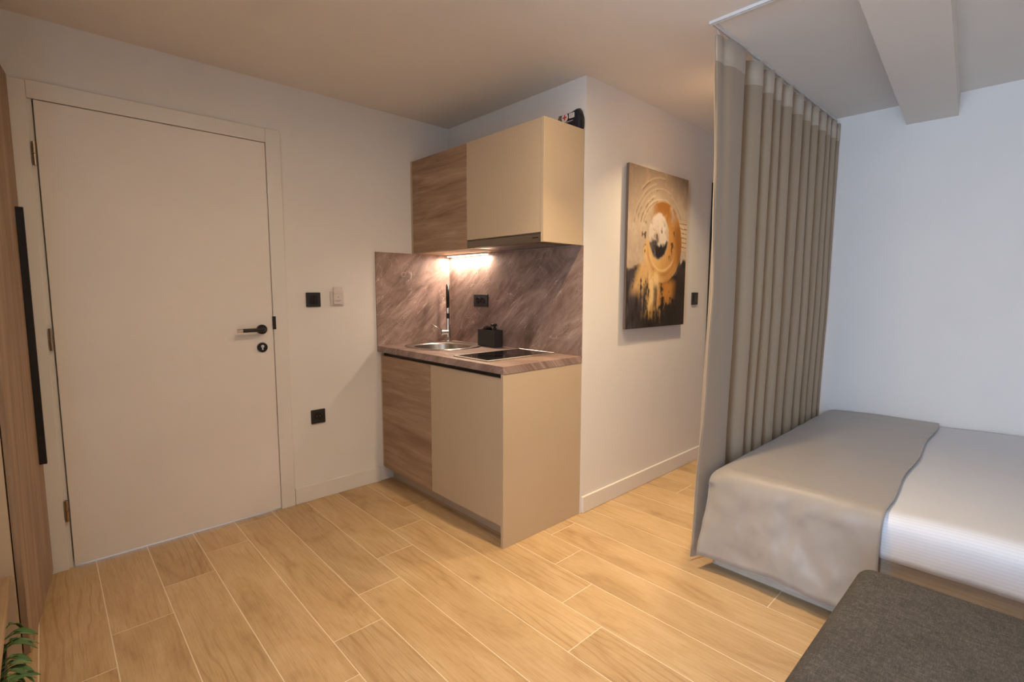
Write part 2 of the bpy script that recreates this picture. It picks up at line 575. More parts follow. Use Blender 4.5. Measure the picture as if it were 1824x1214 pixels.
# baseboards
def baseboard(name, x0, x1, y0, y1, label):
    return struct(obj(name, B(x0, x1, y0, y1, 0.0, 0.098, bev=0.002), M['trim']), label, 'baseboard')
baseboard('baseboard_left', 0, 0.012, -1.136, -0.585, 'white baseboard between entrance door and kitchenette')
bm = B(W, W + 0.014, 0.012, 1.44, 0.0, 0.096, bev=0.003)
struct(obj('baseboard_nook', bm, M['trim']), 'white baseboard below the abstract painting', 'baseboard')

# entrance door
d1 = thing('door_1', 'white flush entrance door with black lever handle', 'door', (0, -1.67, 0))
d1['kind'] = 'structure'
LY0, LY1, LH = -2.118, -1.218, 2.04
obj('leaf', B(-0.035, 0.010, LY0, LY1, 0.011, LH, bev=0.0015), M['door'], d1)
bm = B(-0.15, -0.002, DY0, LY0 - 0.004, 0, DH)              # jamb lining
box(bm, -0.15, -0.002, LY1 + 0.004, DY1, 0, DH)
box(bm, -0.15, -0.002, LY0 - 0.004, LY1 + 0.004, LH + 0.004, DH)
box(bm, -0.075, -0.0352, LY0 - 0.004, LY0 + 0.012, 0.0, LH + .004)   # rebate stops
box(bm, -0.075, -0.0352, LY1 - 0.012, LY1 + 0.004, 0.0, LH + .004)
box(bm, -0.075, -0.0352, LY0 - 0.004, LY1 + 0.004, LH - 0.012, LH + 0.004)
obj('jamb', bm, M['trim'], d1)
CT = 0.015
obj('casing', B(0.0, CT, -2.212, LY0 - 0.020, 0, 2.112, bev=0.002), M['trim'], d1)
obj('casing', B(0.0, CT, LY1 + 0.0022, -1.139, 0, 2.118, bev=0.002), M['trim'], d1)
obj('casing', B(0.0, CT, LY0 - 0.0195, LY1 + 0.0018, LH + 0.003, 2.115, bev=0.002), M['trim'], d1)
for z in (0.273, 1.043, 1.82):
    bm = cyl(bmesh.new(), (0.016, LY0 - 0.010, z - 0.048), (0.016, LY0 - 0.010, z - 0.001), 0.0075, n=14)
    cyl(bm, (0.016, LY0 - 0.010, z + 0.001), (0.016, LY0 - 0.010, z + 0.048), 0.0075, n=14)
    h = obj('hinge', bm, M['nickel'], d1); sharp(h)
# lever
bm = cyl(bmesh.new(), (0.0102, -1.278, 1.043), (0.020, -1.278, 1.043), 0.026, n=32)
bm2 = tube(bm, [(0.018, -1.278, 1.043), (0.050, -1.278, 1.043), (0.058, -1.282, 1.043), (0.060, -1.292, 1.043), (0.060, -1.386, 1.043)], 0.0105, 16)
hd = sharp(obj('handle', bm2, M['black_metal'], d1))
t = sharp(obj('handle_tip', cyl(bmesh.new(), (0.060, -1.3862, 1.043), (0.060, -1.412, 1.043), 0.0112, 0.0112, 18), M['chrome'], hd)); t['label'] = 'polished end of the lever'
es = sharp(obj('lock_escutcheon', cyl(bmesh.new(), (0.0102, -1.280, 0.944), (0.018, -1.280, 0.944), 0.0265, n=32), M['black_metal'], d1))
bm = cyl(bmesh.new(), (0.0182, -1.280, 0.950), (0.022, -1.280, 0.950), 0.0085, n=18)
box(bm, 0.0182, 0.0215, -1.2845, -1.2755, 0.930, 0.948, bev=0.001)
cy = obj('lock_cylinder', bm, M['chrome'], es); cy['label'] = 'shiny profile cylinder'
obj('strike_plate', B(0.0155, 0.0185, -1.222, -1.204, 1.040, 1.112, bev=0.0006), M['black_metal'], d1)

# the dark edge of the bathroom door in the nook, mostly behind the curtain
d2 = thing('door_2', 'dark-edged door frame on the nook wall beside the black switch', 'door', (W, 1.57, 0))
d2['kind'] = 'structure'
bm = B(W, W + 0.016, 1.448, 1.475, 0, 2.034, bev=0.001)
box(bm, W, W + 0.016, 1.4755, 1.700, 2.006, 2.034, bev=0.001)
obj('casing', bm, M['black_metal'], d2)
obj('leaf', B(W, W + 0.008, 1.476, 1.700, 0.006, 2.005), M['wwood'], d2)

# ceiling downlights (out of view; the bed and entry ones are added fill)
def downlight(name, x, y, r, label):
    t = thing(name, label, 'lamp', (x, y, H))
    n = 28
    prof = [(r + 0.012, 0.0), (r + 0.012, -0.006), (r, -0.006), (r, 0.0)]
    bm = loops(bmesh.new(), [[(x + a * math.cos(2 * PI * i / n), y + a * math.sin(2 * PI * i / n), H + b - 0.0002) for i in range(n)] for a, b in prof])
    obj('trim_ring', bm, M['white_alu'], t)
    bm = bmesh.new()
    bm.faces.new([bm.verts.new((x + r * math.cos(2 * PI * i / n), y + r * math.sin(2 * PI * i / n), H - 0.003)) for i in range(n)])
    obj('diffuser', bm, M['lamp'], t)
downlight('downlight', 1.80, -0.53, 0.045, 'round ceiling downlight in front of the kitchenette')
downlight('downlight', 1.71, 0.62, 0.045, 'round ceiling downlight in the nook behind the curtain')

downlight('downlight', 3.3, -1.0, 0.045, 'added round ceiling fill light above the ottoman side of the beam')  # invented fixture for the bed-side fill
downlight('downlight', 1.77, -1.39, 0.045, 'added round ceiling fill light nearest the wardrobe')  # invented fixture for the entry fill
# ================================================================== kitchenette
YF = -0.565                      # front of the doors
def box_part(name, mat, parent, *a, **k):
    return obj(name, B(*a, **k), mat, parent)

u = thing('base_cabinet', 'lower kitchen unit with wood-grain door beside the wall', 'cabinet', (0.30, -0.28, 0))
bm = B(0.003, 0.018, -0.562, -0.004, 0.10, 0.862); box(bm, 0.018, 0.575, -0.545, -0.004, 0.10, 0.116)
box(bm, 0.018, 0.575, -0.02, -0.004, 0.116, 0.80)
obj('carcass', bm, M['beige'], u)
box_part('door', M['kwood'], u, 0.020, 0.577, YF, YF + 0.018, 0.098, 0.838, bev=0.001)
box_part('plinth', M['beige'], u, 0.003, 0.577, -0.485, -0.47, 0.0, 0.098)
box_part('grip_profile', M['dark'], u, 0.0185, 0.5785, -0.545, -0.530, 0.800, 0.861)
u = thing('base_cabinet', 'lower kitchen unit with plain beige door and tall end panel', 'cabinet', (0.90, -0.28, 0))
box_part('side_panel', M['beige'], u, 1.1965, 1.2145, -0.583, -0.002, 0.0, 0.862, bev=0.001)
box_part('door', M['beige'], u, 0.580, 1.194, YF, YF + 0.018, 0.098, 0.838, bev=0.001)
bm = B(0.5785, 0.594, -0.545, -0.004, 0.10, 0.80); box(bm, 0.594, 1.196, -0.545, -0.004, 0.10, 0.116)
box(bm, 0.594, 1.196, -0.02, -0.004, 0.116, 0.80)
obj('carcass', bm, M['beige'], u)
box_part('plinth', M['beige'], u, 0.5785, 1.196, -0.485, -0.47, 0.0, 0.098)
box_part('grip_profile', M['dark'], u, 0.579, 1.196, -0.545, -0.530, 0.802, 0.861)

# worktop with cut-out for the sink
SX, SY, SRX, SRY = 0.295, -0.275, 0.232, 0.215
def sell(t, rx, ry, e=2.35):
    c, s = math.cos(t), math.sin(t)
    return (SX + rx * math.copysign(abs(c) ** (2 / e), c), SY + ry * math.copysign(abs(s) ** (2 / e), s))
def slab_with_hole(x0, x1, y0, y1, z0, z1, rx, ry, n=48):
    bm = bmesh.new()
    ts = [2 * PI * i / n for i in range(n)]
    inner = [sell(t, rx, ry) for t in ts]
    cx, cy_ = SX, SY
    outer = []
    for (px, py) in inner:
        dx, dy = px - cx, py - cy_
        k = min(((x1 - cx) / dx if dx > 1e-9 else 1e9), ((x0 - cx) / dx if dx < -1e-9 else 1e9),
                ((y1 - cy_) / dy if dy > 1e-9 else 1e9), ((y0 - cy_) / dy if dy < -1e-9 else 1e9))
        outer.append((cx + dx * k, cy_ + dy * k))
    # snap the nearest outer points onto the corners
    for (qx, qy) in ((x0, y0), (x0, y1), (x1, y0), (x1, y1)):
        i = min(range(n), key=lambda i: (outer[i][0] - qx) ** 2 + (outer[i][1] - qy) ** 2)
        outer[i] = (qx, qy)
    iz1 = [(p[0], p[1], z1) for p in inner]; iz0 = [(p[0], p[1], z0) for p in inner]
    oz1 = [(p[0], p[1], z1) for p in outer]; oz0 = [(p[0], p[1], z0) for p in outer]
    loops(bm, [iz0, iz1, oz1, oz0, iz0])
    bmesh.ops.remove_doubles(bm, verts=bm.verts, dist=1e-5)
    return bm
tag(obj('worktop', slab_with_hole(0.002, 1.2165, -0.585, -0.002, 0.863, 0.900, SRX - 0.02, SRY - 0.02), M['marble_h']),
    'brown stone-look worktop with sink and hob', 'worktop')
tag(obj('backsplash', B(0.0005, 0.010, -0.585, -0.001, 0.9005, 1.4985), M['marble_v']), 'brown stone-look splash panel on the door wall side', 'splashback')
tag(obj('backsplash', B(0.0105, 1.2140, -0.010, -0.0005, 0.9005, 1.4985), M['marble_v']), 'brown stone-look splash panel with the double outlet', 'splashback')

# sink
sk = thing('sink', 'round stainless steel sink set in the worktop corner', 'sink', (SX, SY, 0.9))
n = 56
ts = [2 * PI * i / n for i in range(n)]
def sring(rx, ry, z, e=2.35):
    return [(*sell(t, rx, ry, e), z) for t in ts]
obj('rim', loops(bmesh.new(), [sring(SRX + .012, SRY + .012, 0.9003), sring(SRX + .010, SRY + .010, 0.905), sring(SRX + .002, SRY + .002, 0.9065), sring(SRX - .026, SRY - .026, 0.9035)]), M['steel'], sk, smooth=True)
def bowl(f, z): return [(SX + 0.016 + (x - SX) * f, SY - 0.018 + (y - SY) * f, z) for x, y in (sell(t, SRX - .045, SRY - .045, 2.2) for t in ts)]
bm = loops(bmesh.new(), [sring(SRX - .026, SRY - .026, 0.9035), bowl(1.0, 0.9015), bowl(0.985, 0.893), bowl(0.95, 0.80), bowl(0.88, 0.772), bowl(0.6, 0.762), bowl(0.13, 0.758)], close_last=True)
obj('bowl', bm, M['steel'], sk, smooth=True)
obj('drain', cyl(bmesh.new(), (SX + .016, SY - .018, 0.7585), (SX + .016, SY - .018, 0.7615), 0.024, 0.022), M['chrome'], sk)

# tap
tx, ty = 0.092, -0.088
ft = thing('faucet', 'chrome kitchen tap with tall black spout behind the sink', 'faucet', (tx, ty, 0.9055))
bm = cyl(bmesh.new(), (tx, ty, 0.9055), (tx, ty, 0.912), 0.025, 0.024)
cyl(bm, (tx, ty, 0.912), (tx, ty, 1.02), 0.0175, 0.0165)
sharp(obj('body', bm, M['chrome'], ft))
bm = cyl(bmesh.new(), (tx + .002, ty - .004, 0.966), (tx - .012, ty - .048, 0.966), 0.0185, 0.0185)
lv = sharp(obj('mixer_knob', bm, M['steel'], ft))
obj('lever', tube(bmesh.new(), [(tx - .010, ty - .036, 0.975), (tx - .028, ty - .072, 1.000), (tx - .046, ty - .11, 1.024)], [.0046, .0046, .004], 10), M['steel'], lv, smooth=True)
sharp(obj('lower_stem', cyl(bmesh.new(), (tx, ty, 1.0202), (tx, ty, 1.062), 0.0125), M['chrome'], ft))
sharp(obj('collar', cyl(bmesh.new(), (tx, ty, 1.062), (tx, ty, 1.098), 0.0125), M['black_metal'], ft))
sharp(obj('chrome_ring', cyl(bmesh.new(), (tx, ty, 1.098), (tx, ty, 1.134), 0.0132), M['chrome'], ft))
arc = [(tx, ty, 1.134), (tx, ty, 1.20)]
dirv = Vector((0.81, -0.585, 0)).normalized()
for i in range(1, 15):
    a = PI * i / 14
    arc.append(Vector((tx, ty, 1.235)) + dirv * (0.05 * (1 - math.cos(a))) + Vector((0, 0, 0.055 * math.sin(a))))
arc.append(arc[-1] - Vector((0, 0, 0.05)))
obj('spout', tube(bmesh.new(), arc, [0.0125] * 2 + [0.012] * 14 + [0.0135], 14), M['black_metal'], ft, smooth=True)

# hob
hb = thing('cooktop', 'slim black glass hob with steel frame in the worktop', 'cooktop', (0.90, -0.28, 0.9))
hx0, hx1, hy0, hy1 = 0.755, 1.045, -0.535, -0.035
bm = B(hx0, hx1, hy0, hy0 + .009, .9003, .907, bev=.0012); box(bm, hx0, hx1, hy1 - .009, hy1, .9003, .907, bev=.0012)
box(bm, hx0, hx0 + .009, hy0 + .009, hy1 - .009, .9003, .907, bev=.0012); box(bm, hx1 - .009, hx1, hy0 + .009, hy1 - .009, .9003, .907, bev=.0012)
obj('frame', bm, M['frame_steel'], hb)
gp = obj('glass_plate', B(hx0 + .009, hx1 - .009, hy0 + .009, hy1 - .009, .9004, .9055), M['glass'], hb)
for yc, r in ((-0.41, 0.09), (-0.17, 0.075)):
    k = 40
    bm = loops(bmesh.new(), [[(0.90 + q * math.cos(2 * PI * i / k), yc + q * math.sin(2 * PI * i / k), .90575) for i in range(k)] for q in (r, r - .0015)])
    obj('cooking_zone', bm, M['grey_print'], gp)

# caddy with brush and soap
cx0, cx1, cy0, cy1, cz1 = 0.435, 0.600, -0.105, -0.030, 1.008
bm = bmesh.new()
def rr(x0, x1, y0, y1, z, r=0.006, s=4):
    out = []
    for (qx, qy, a0) in ((x1 - r, y1 - r, 0), (x0 + r, y1 - r, PI / 2), (x0 + r, y0 + r, PI), (x1 - r, y0 + r, 1.5 * PI)):
        for i in range(s + 1):
            a = a0 + PI / 2 * i / s
            out.append((qx + r * math.cos(a), qy + r * math.sin(a), z))
    return out
loops(bm, [rr(cx0, cx1, cy0, cy1, .9003), rr(cx0, cx1, cy0, cy1, cz1), rr(cx0 + .004, cx1 - .004, cy0 + .004, cy1 - .004, cz1), rr(cx0 + .004, cx1 - .004, cy0 + .004, cy1 - .004, .91)], True, True)
tag(obj('sink_caddy', bm, M['anthracite']), 'dark grey rectangular holder on the worktop below the double outlet', 'holder')
br = thing('dish_brush', 'round black bristle brush sticking out of the dark holder', 'brush', (0.492, -0.068, 0.9101))
bm = bmesh.new()
bmesh.ops.create_icosphere(bm, subdivisions=3, radius=0.0295)
random.seed(3)
for v_ in bm.verts:
    v_.co *= 1 + random.uniform(-.05, .07)
    v_.co.z *= 0.72
bmesh.ops.translate(bm, verts=bm.verts, vec=(0.492, -0.068, 1.008))
obj('bristles', bm, M['bristle'], br)
sharp(obj('handle', cyl(bmesh.new(), (0.492, -.068, .9103), (.492, -.068, .986), 0.012, 0.016), M['black'], br))
sp_ = thing('soap_dispenser', 'black pump bottle sticking out of the dark holder', 'bottle', (0.560, -0.066, 0.9101))
sharp(obj('bottle', cyl(bmesh.new(), (.560, -.066, .9103), (.560, -.066, 1.003), .026, .025), M['black'], sp_))
bm = cyl(bmesh.new(), (.560, -.066, 1.0032), (.560, -.066, 1.020), .014, .013)
cyl(bm, (.560, -.066, 1.020), (.560, -.066, 1.032), .008)
box(bm, .546, .574, -.090, -.055, 1.032, 1.048, bev=.003)
sharp(obj('pump', bm, M['black'], sp_))

# upper units
UY = -0.314
u = thing('wall_cabinet', 'upper kitchen unit with wood-grain door', 'cabinet', (0.30, -0.15, 1.5))
obj('carcass', B(0.003, 0.600, UY + 0.020, -0.0115, 1.5003, 2.095, bev=.0006), M['beige'], u)
obj('side_edge', B(0.003, 0.021, UY - 0.0005, UY + 0.0195, 1.5003, 2.095), M['beige'], u)
obj('door', B(0.0225, 0.599, UY - 0.0005, UY + 0.0185, 1.503, 2.094, bev=.001), M['kwood2'], u)
u = thing('wall_cabinet', 'upper kitchen unit with plain beige door above the hood', 'cabinet', (0.90, -0.15, 1.5))
obj('side_panel', B(1.1965, 1.2145, UY - 0.003, -0.0115, 1.4985, 2.096, bev=.0008), M['beige'], u)
obj('carcass', B(0.601, 1.1962, UY + 0.020, -0.0115, 1.545, 2.095), M['beige'], u)
obj('door', B(0.6015, 1.1945, UY - 0.0005, UY + 0.0185, 1.547, 2.095, bev=.001), M['beige'], u)
hd = thing('range_hood', 'slim grey built-in extractor hood under the beige upper unit', 'hood', (0.90, -0.15, 1.5))
obj('body', B(0.6015, 1.1955, -0.290, -0.0115, 1.502, 1.5445), M['hood'], hd)
obj('front_strip', B(0.6015, 1.1945, UY + 0.002, -0.2905, 1.499, 1.541, bev=.002), M['hood'], hd)
obj('maker_mark', B(1.135, 1.175, UY + 0.001, UY + 0.0019, 1.519, 1.524), M['dark'], hd)
obj('filter', B(0.66, 1.12, -0.27, -0.06, 1.4995, 1.5018), M['steel'], hd)
ls = thing('led_light', 'bright led strip under the wood-grain upper unit', 'lamp', (0.24, -0.035, 1.49))
obj('housing', B(0.03, 0.45, -0.052, -0.018, 1.491, 1.4998, bev=.001), M['white_alu'], ls)
obj('diffuser', B(0.034, 0.446, -0.048, -0.022, 1.4865, 1.4908), M['led'], ls)

# ================================================================== switches and outlets
def plate_x(t, y0, y1, z0, z1, mat, th=0.010):
    return obj('cover_plate', B(0.0004, th, y0, y1, z0, z1, bev=0.003, seg=2), mat, t)
s = thing('light_switch', 'square black light switch right of the entrance door', 'switch', (0, -0.987, 1.2))
plate_x(s, -1.029, -0.945, 1.159, 1.243, M['black'])
for y in (-1.008, -0.986):
    obj('rocker', B(0.0102, 0.0135, y, y + .0205, 1.177, 1.225, bev=.001), M['black_metal'], s)
s = thing('key_card_switch', 'white hotel key card holder beside the black switch', 'switch', (0, -0.844, 1.2))
plate_x(s, -0.886, -0.802, 1.163, 1.247, M['white_plastic'])
h = obj('card_slot', B(0.0102, 0.022, -0.871, -0.817, 1.172, 1.238, bev=.002), M['white_plastic'], s)
obj('symbol', B(0.0221, 0.0226, -0.848, -0.840, 1.213, 1.2165), M['grey_print'], h)
obj('symbol', B(0.0221, 0.0226, -0.862, -0.828, 1.193, 1.1955), M['grey_print'], h)
obj('symbol', B(0.0221, 0.0226, -0.852, -0.836, 1.1875, 1.189), M['grey_print'], h)
tag(obj('key_card', B(0.0125, 0.0165, -0.868, -0.813, 1.2385, 1.276, bev=.0005), M['white_plastic']), 'white key card standing in the wall card holder', 'card')

def socket_x(t, y, z):
    n = 24
    bm = loops(bmesh.new(), [[(x, y + r * math.cos(2 * PI * i / n), z + r * math.sin(2 * PI * i / n)) for i in range(n)] for x, r in ((.0102, .0225), (.0125, .0215), (.0125, .0195), (.0103, .019))], close_last=True)
    k = obj('socket', bm, M['black_metal'], t)
    for dy in (-.0095, .0095):
        obj('contact', cyl(bmesh.new(), (.0103, y + dy, z), (.0109, y + dy, z), .003, n=10), M['grey_print'], k)
s = thing('wall_outlet', 'square black outlet low on the wall beside the entrance door', 'outlet', (0, -0.984, 0.507))
plate_x(s, -1.026, -0.942, 0.463, 0.547, M['black'])
socket_x(s, -0.984, 0.507)

s = thing('wall_outlet', 'black double outlet on the stone-look splash panel', 'outlet', (0.364, -0.01, 1.19))
obj('cover_plate', B(0.292, 0.436, -0.021, -0.0103, 1.148, 1.232, bev=.003, seg=2), M['anthracite'], s)
for xc in (0.342, 0.388):
    k = 24
    bm = loops(bmesh.new(), [[(xc + r * math.cos(2 * PI * i / k), y, 1.19 + r * 1.05 * math.sin(2 * PI * i / k)) for i in range(k)] for y, r in ((-.0212, .0215), (-.0235, .021), (-.0235, .019), (-.0213, .0185))], close_last=True)
    q = obj('socket', bm, M['dark'], s)
    for dx in (-.0085, .0085):
        obj('contact', cyl(bmesh.new(), (xc + dx, -.0214, 1.19), (xc + dx, -.022, 1.19), .0028, n=10), M['grey_print'], q)

s = thing('light_switch', 'black light switch on the nook wall behind the painting', 'switch', (W, 1.245, 1.2))
obj('cover_plate', B(W + .0004, W + .010, 1.203, 1.287, 1.158, 1.245, bev=.003, seg=2), M['black'], s)
obj('rocker', B(W + .0102, W + .013, 1.222, 1.268, 1.178, 1.226, bev=.001), M['black_metal'], s)

# ================================================================== painting
def fbm(u, v, scale, seed, octaves=4, sx=1.0, sy=1.0):
    rs = np.random.RandomState(seed)
    tot = np.zeros_like(u); amp = 1.0; norm = 0
    for o in range(octaves):
        g = rs.rand(64, 64)
        x = (u * scale * sx) % 63; y = (v * scale * sy) % 63
        xi = x.astype(int); yi = y.astype(int)
        fx = x - xi; fy = y - yi
        fx = fx * fx * (3 - 2 * fx); fy = fy * fy * (3 - 2 * fy)
        x1 = (xi + 1) % 64; y1 = (yi + 1) % 64
        tot += amp * ((g[yi, xi] * (1 - fx) + g[yi, x1] * fx) * (1 - fy) + (g[y1, xi] * (1 - fx) + g[y1, x1] * fx) * fy)
        norm += amp; amp *= 0.55; scale *= 2.03
    return tot / norm

def ss(a, b, x):
    t = np.clip((x - a) / (b - a), 0, 1)
    return t * t * (3 - 2 * t)

def painting():
    y0, y1, z0, z1 = 0.352, 1.040, 1.030, 1.985
    t = thing('painting', 'abstract gold, beige and black canvas on the nook wall', 'painting', (W, 0.70, 1.03))
    nu, nv = 170, 236
    u, v = np.meshgrid(np.linspace(0, 1, nu), np.linspace(0, 1, nv))
    asp = 0.72
    w1 = fbm(u, v, 5, 1) - .5; w2 = fbm(u, v, 5, 2) - .5
    n8 = fbm(u, v, 9, 3); n20 = fbm(u, v, 22, 4); nh = fbm(u, v, 8, 5, sx=.5, sy=5); nv_ = fbm(u, v, 9, 6, sx=4, sy=.7)
    n40 = fbm(u, v, 40, 7, 3)
    c = np.zeros(u.shape + (3,))
    def lay(col, a):
        a = np.clip(a, 0, 1)[..., None]
        c[:] = c * (1 - a) + np.array(lin(col)[:3]) * a
    c[:] = np.array(lin((186, 168, 148))[:3])
    lay((138, 120, 106), ss(.40, .0, v + .15 * w1) * .95)
    lay((204, 188, 168), ss(.45, .75, n8) * .7 * ss(.08, .36, v))
    lay((176, 148, 118), ss(.55, .8, n20) * .5)
    # concentric scraped arcs
    dx, dy = (u - .54), (v - .41) / asp
    rad = np.sqrt(dx * dx + dy * dy) + .02 * w1
    ang = np.arctan2(dy, dx)
    for rr_, wd, a0, a1, k in ((.36, .007, -3.0, -1.9, .8), (.41, .006, -2.9, -1.2, .7), (.45, .008, -3.1, -1.8, .5), (.50, .007, -2.3, -1.5, .9), (.32, .006, -3.1, -1.2, .6), (.39, .005, -1.2, -.4, .5)):
        m = np.exp(-((rad - rr_) / wd) ** 2) * ((ang > a0) & (ang < a1)) * ss(.42, .6, n20)
        lay((96, 78, 62), m * k)
        m2 = np.exp(-((rad - rr_ - .014) / wd) ** 2) * ((ang > a0) & (ang < a1))
        lay((216, 194, 166), m2 * .30)
    # right side strokes
    m = ss(.82, .90, u + .06 * w1) * ss(.26, .32, v) * ss(.52, .46, v)
    lay((214, 190, 160), m * .8)
    lay((120, 94, 70), m * (np.sin(v * 210 + 6 * w1) > .75) * .8)
    # dark base
    edge = .625 - .09 * ss(.75, 1, u) + .09 * w2 + .05 * (n20 - .5) - .02 * np.sin(u * 6)
    dk = ss(edge - .012, edge + .022, v)
    lay((36, 31, 33), dk)
    lay((88, 84, 92), dk * ss(.35, .02, u + .25 * w1) * ss(.40, .6, n8 * .5 + nv_ * .5) )
    lay((80, 76, 84), dk * ss(.45, .2, u) * ss(.97, .8, v) * .7)
    lay((24, 20, 20), dk * ss(.5, .75, nv_) * .7)
    # big golden ring
    ex, ey = (u - .57 + .03 * w1) / .33, (v - .445 + .02 * w2) / .262
    er = np.sqrt(ex * ex + ey * ey)
    ring = ss(1.03, .985, er + .03 * (n20 - .5))
    gate = np.clip(ss(-.55, -.1, ey + .45 * ex + 1.1 * (n8 - .5)) + ss(.16, .07, np.abs(u - .56 - .1 * w1)) * .9, 0, 1)
    lay((214, 174, 116), ring * gate)
    lay((184, 130, 66), ring * gate * ss(.45, .85, u + .2 * w1) )
    lay((148, 98, 48), ring * ss(.42, .20, v + .05 * w2) * ss(.35, .6, n8 + .15) * ss(.28, .12, np.abs(u - .60)))
    lay((142, 90, 42), ring * ss(.72, .86, u + .1 * w1) * ss(.25, .35, v) * ss(.62, .52, v) * .85)
    lay((222, 194, 148), ring * ss(.5, .25, u) * ss(.45, .6, v) * .8)
    lay((176, 120, 58), ring * gate * np.exp(-((er - .80) / .05) ** 2) * ss(0, .5, ey) * .7)
    lay((238, 206, 150), ring * gate * np.exp(-((er - .70) / .03) ** 2) * ss(.2, .6, ey) * .6)
    # dark line under the ring
    lay((38, 30, 28), np.exp(-((er - 1.05) / .035) ** 2) * ss(.2, .7, ey) * ss(.3, .6, u) * .95)
    # inner pale and black oval
    ix, iy = (u - .50 + .05 * w1) / .175, (v - .40 + .04 * w2) / .15
    ir = np.sqrt(ix * ix + iy * iy)
    inn = ss(1.06, .90, ir + .16 * (n20 - .5) + .12 * (n8 - .5))
    lay((206, 194, 184), inn)
    lay((182, 164, 148), inn * ss(.5, .7, n8))
    blk = inn * ss(.12, .42, iy + 1.0 * (n8 - .5) + .7 * (n20 - .5))
    lay((40, 36, 40), blk)
    lay((110, 104, 106), blk * ss(.55, .7, n8) * .7)
    spk = (ss(.62, .7, n20) * ss(.9, .6, np.abs(ir - .95)) * ss(.28, .40, v) * ss(.58, .5, v) * ss(.6, .25, np.abs(u - .47)))
    lay((44, 36, 34), spk * .8)
    # broken gold scrapings running down into the base
    rough = .5 * nv_ + .3 * n20 + .2 * n40
    m = ss(.24, .04, np.abs(u - .40 - .15 * (v - .7) + .12 * w1)) * ss(.60, .68, v) * ss(1.0, .80, v + .10 * w2)
    lay((224, 180, 112), m * ss(.44, .56, rough + .10 * m))
    lay((238, 210, 160), m * ss(.56, .66, rough + .05 * m) * .8)
    m = ss(.26, .06, np.abs(u - .66 + .8 * (v - .78) + .1 * w2)) * ss(.66, .73, v) * ss(.96, .80, v + .08 * w1)
    lay((190, 130, 64), m * ss(.44, .55, .5 * n8 + .3 * n20 + .2 * n40 + .07 * m))
    m = ss(.16, .04, np.abs(u - .22 - .7 * (.70 - v))) * ss(.54, .62, v) * ss(.82, .72, v)
    lay((218, 178, 122), m * ss(.44, .55, .4 * n20 + .4 * n8 + .2 * n40 + .05))
    lay((44, 36, 36), ss(.05, .015, np.abs(u - .46 + .04 * w1)) * ss(.70, .76, v) * ss(.42, .6, nv_) * .8)
    lay((60, 48, 44), ss(.80, .88, u) * ss(.5, .6, v) * ss(.62, .52, n20 * .5 + n8 * .5) * .9 * (1 - ring * .7))
    lay((30, 25, 25), dk * ss(.70, .85, u) * .8 * ss(.62, .72, v))
    c *= (0.93 + .14 * n40)[..., None]
    verts, faces = [], []
    xf = W + 0.0352
    hgt = .0012 * (n20 - .5)
    for j in range(nv):
        for i in range(nu):
            verts.append((xf + hgt[j, i], y0 + (y1 - y0) * u[j, i], z1 - (z1 - z0) * v[j, i]))
    for j in range(nv - 1):
        for i in range(nu - 1):
            a = j * nu + i
            faces.append((a, a + nu, a + nu + 1, a + 1))
    me = bpy.data.meshes.new('canvas_print')
    L = root_loc(t)
    me.from_pydata([tuple(Vector(p) - L) for p in verts], [], faces)
    at = me.color_attributes.new('Col', 'FLOAT_COLOR', 'POINT')
    at.data.foreach_set('color', np.concatenate([c.reshape(-1, 3), np.ones((nu * nv, 1))], 1).astype(np.float32).ravel())
    m, nt, b = new_mat('painted_canvas')
    vc = N(nt, 'ShaderNodeVertexColor', layer_name='Col')
    nt.links.new(vc.outputs[0], b.inputs['Base Color'])
    b.inputs['Roughness'].default_value = 0.5
    b.inputs['Specular IOR Level'].default_value = 0.35
    me.materials.append(m)
    for p in me.polygons: p.use_smooth = True
    o = bpy.data.objects.new('canvas_print', me)
    COL.objects.link(o); o.parent = t
    obj('canvas_edge', B(W + .0165, W + .0338, y0, y1, z0, z1, bev=.002), fabric('canvas_side_cloth', (112, 96, 86)), t)
    for zb in (z0 + .06, z1 - .10):
        obj('wall_batten', B(W + .0004, W + .0163, y0 + .10, y1 - .10, zb, zb + .04), M['wwood'], t)
painting()

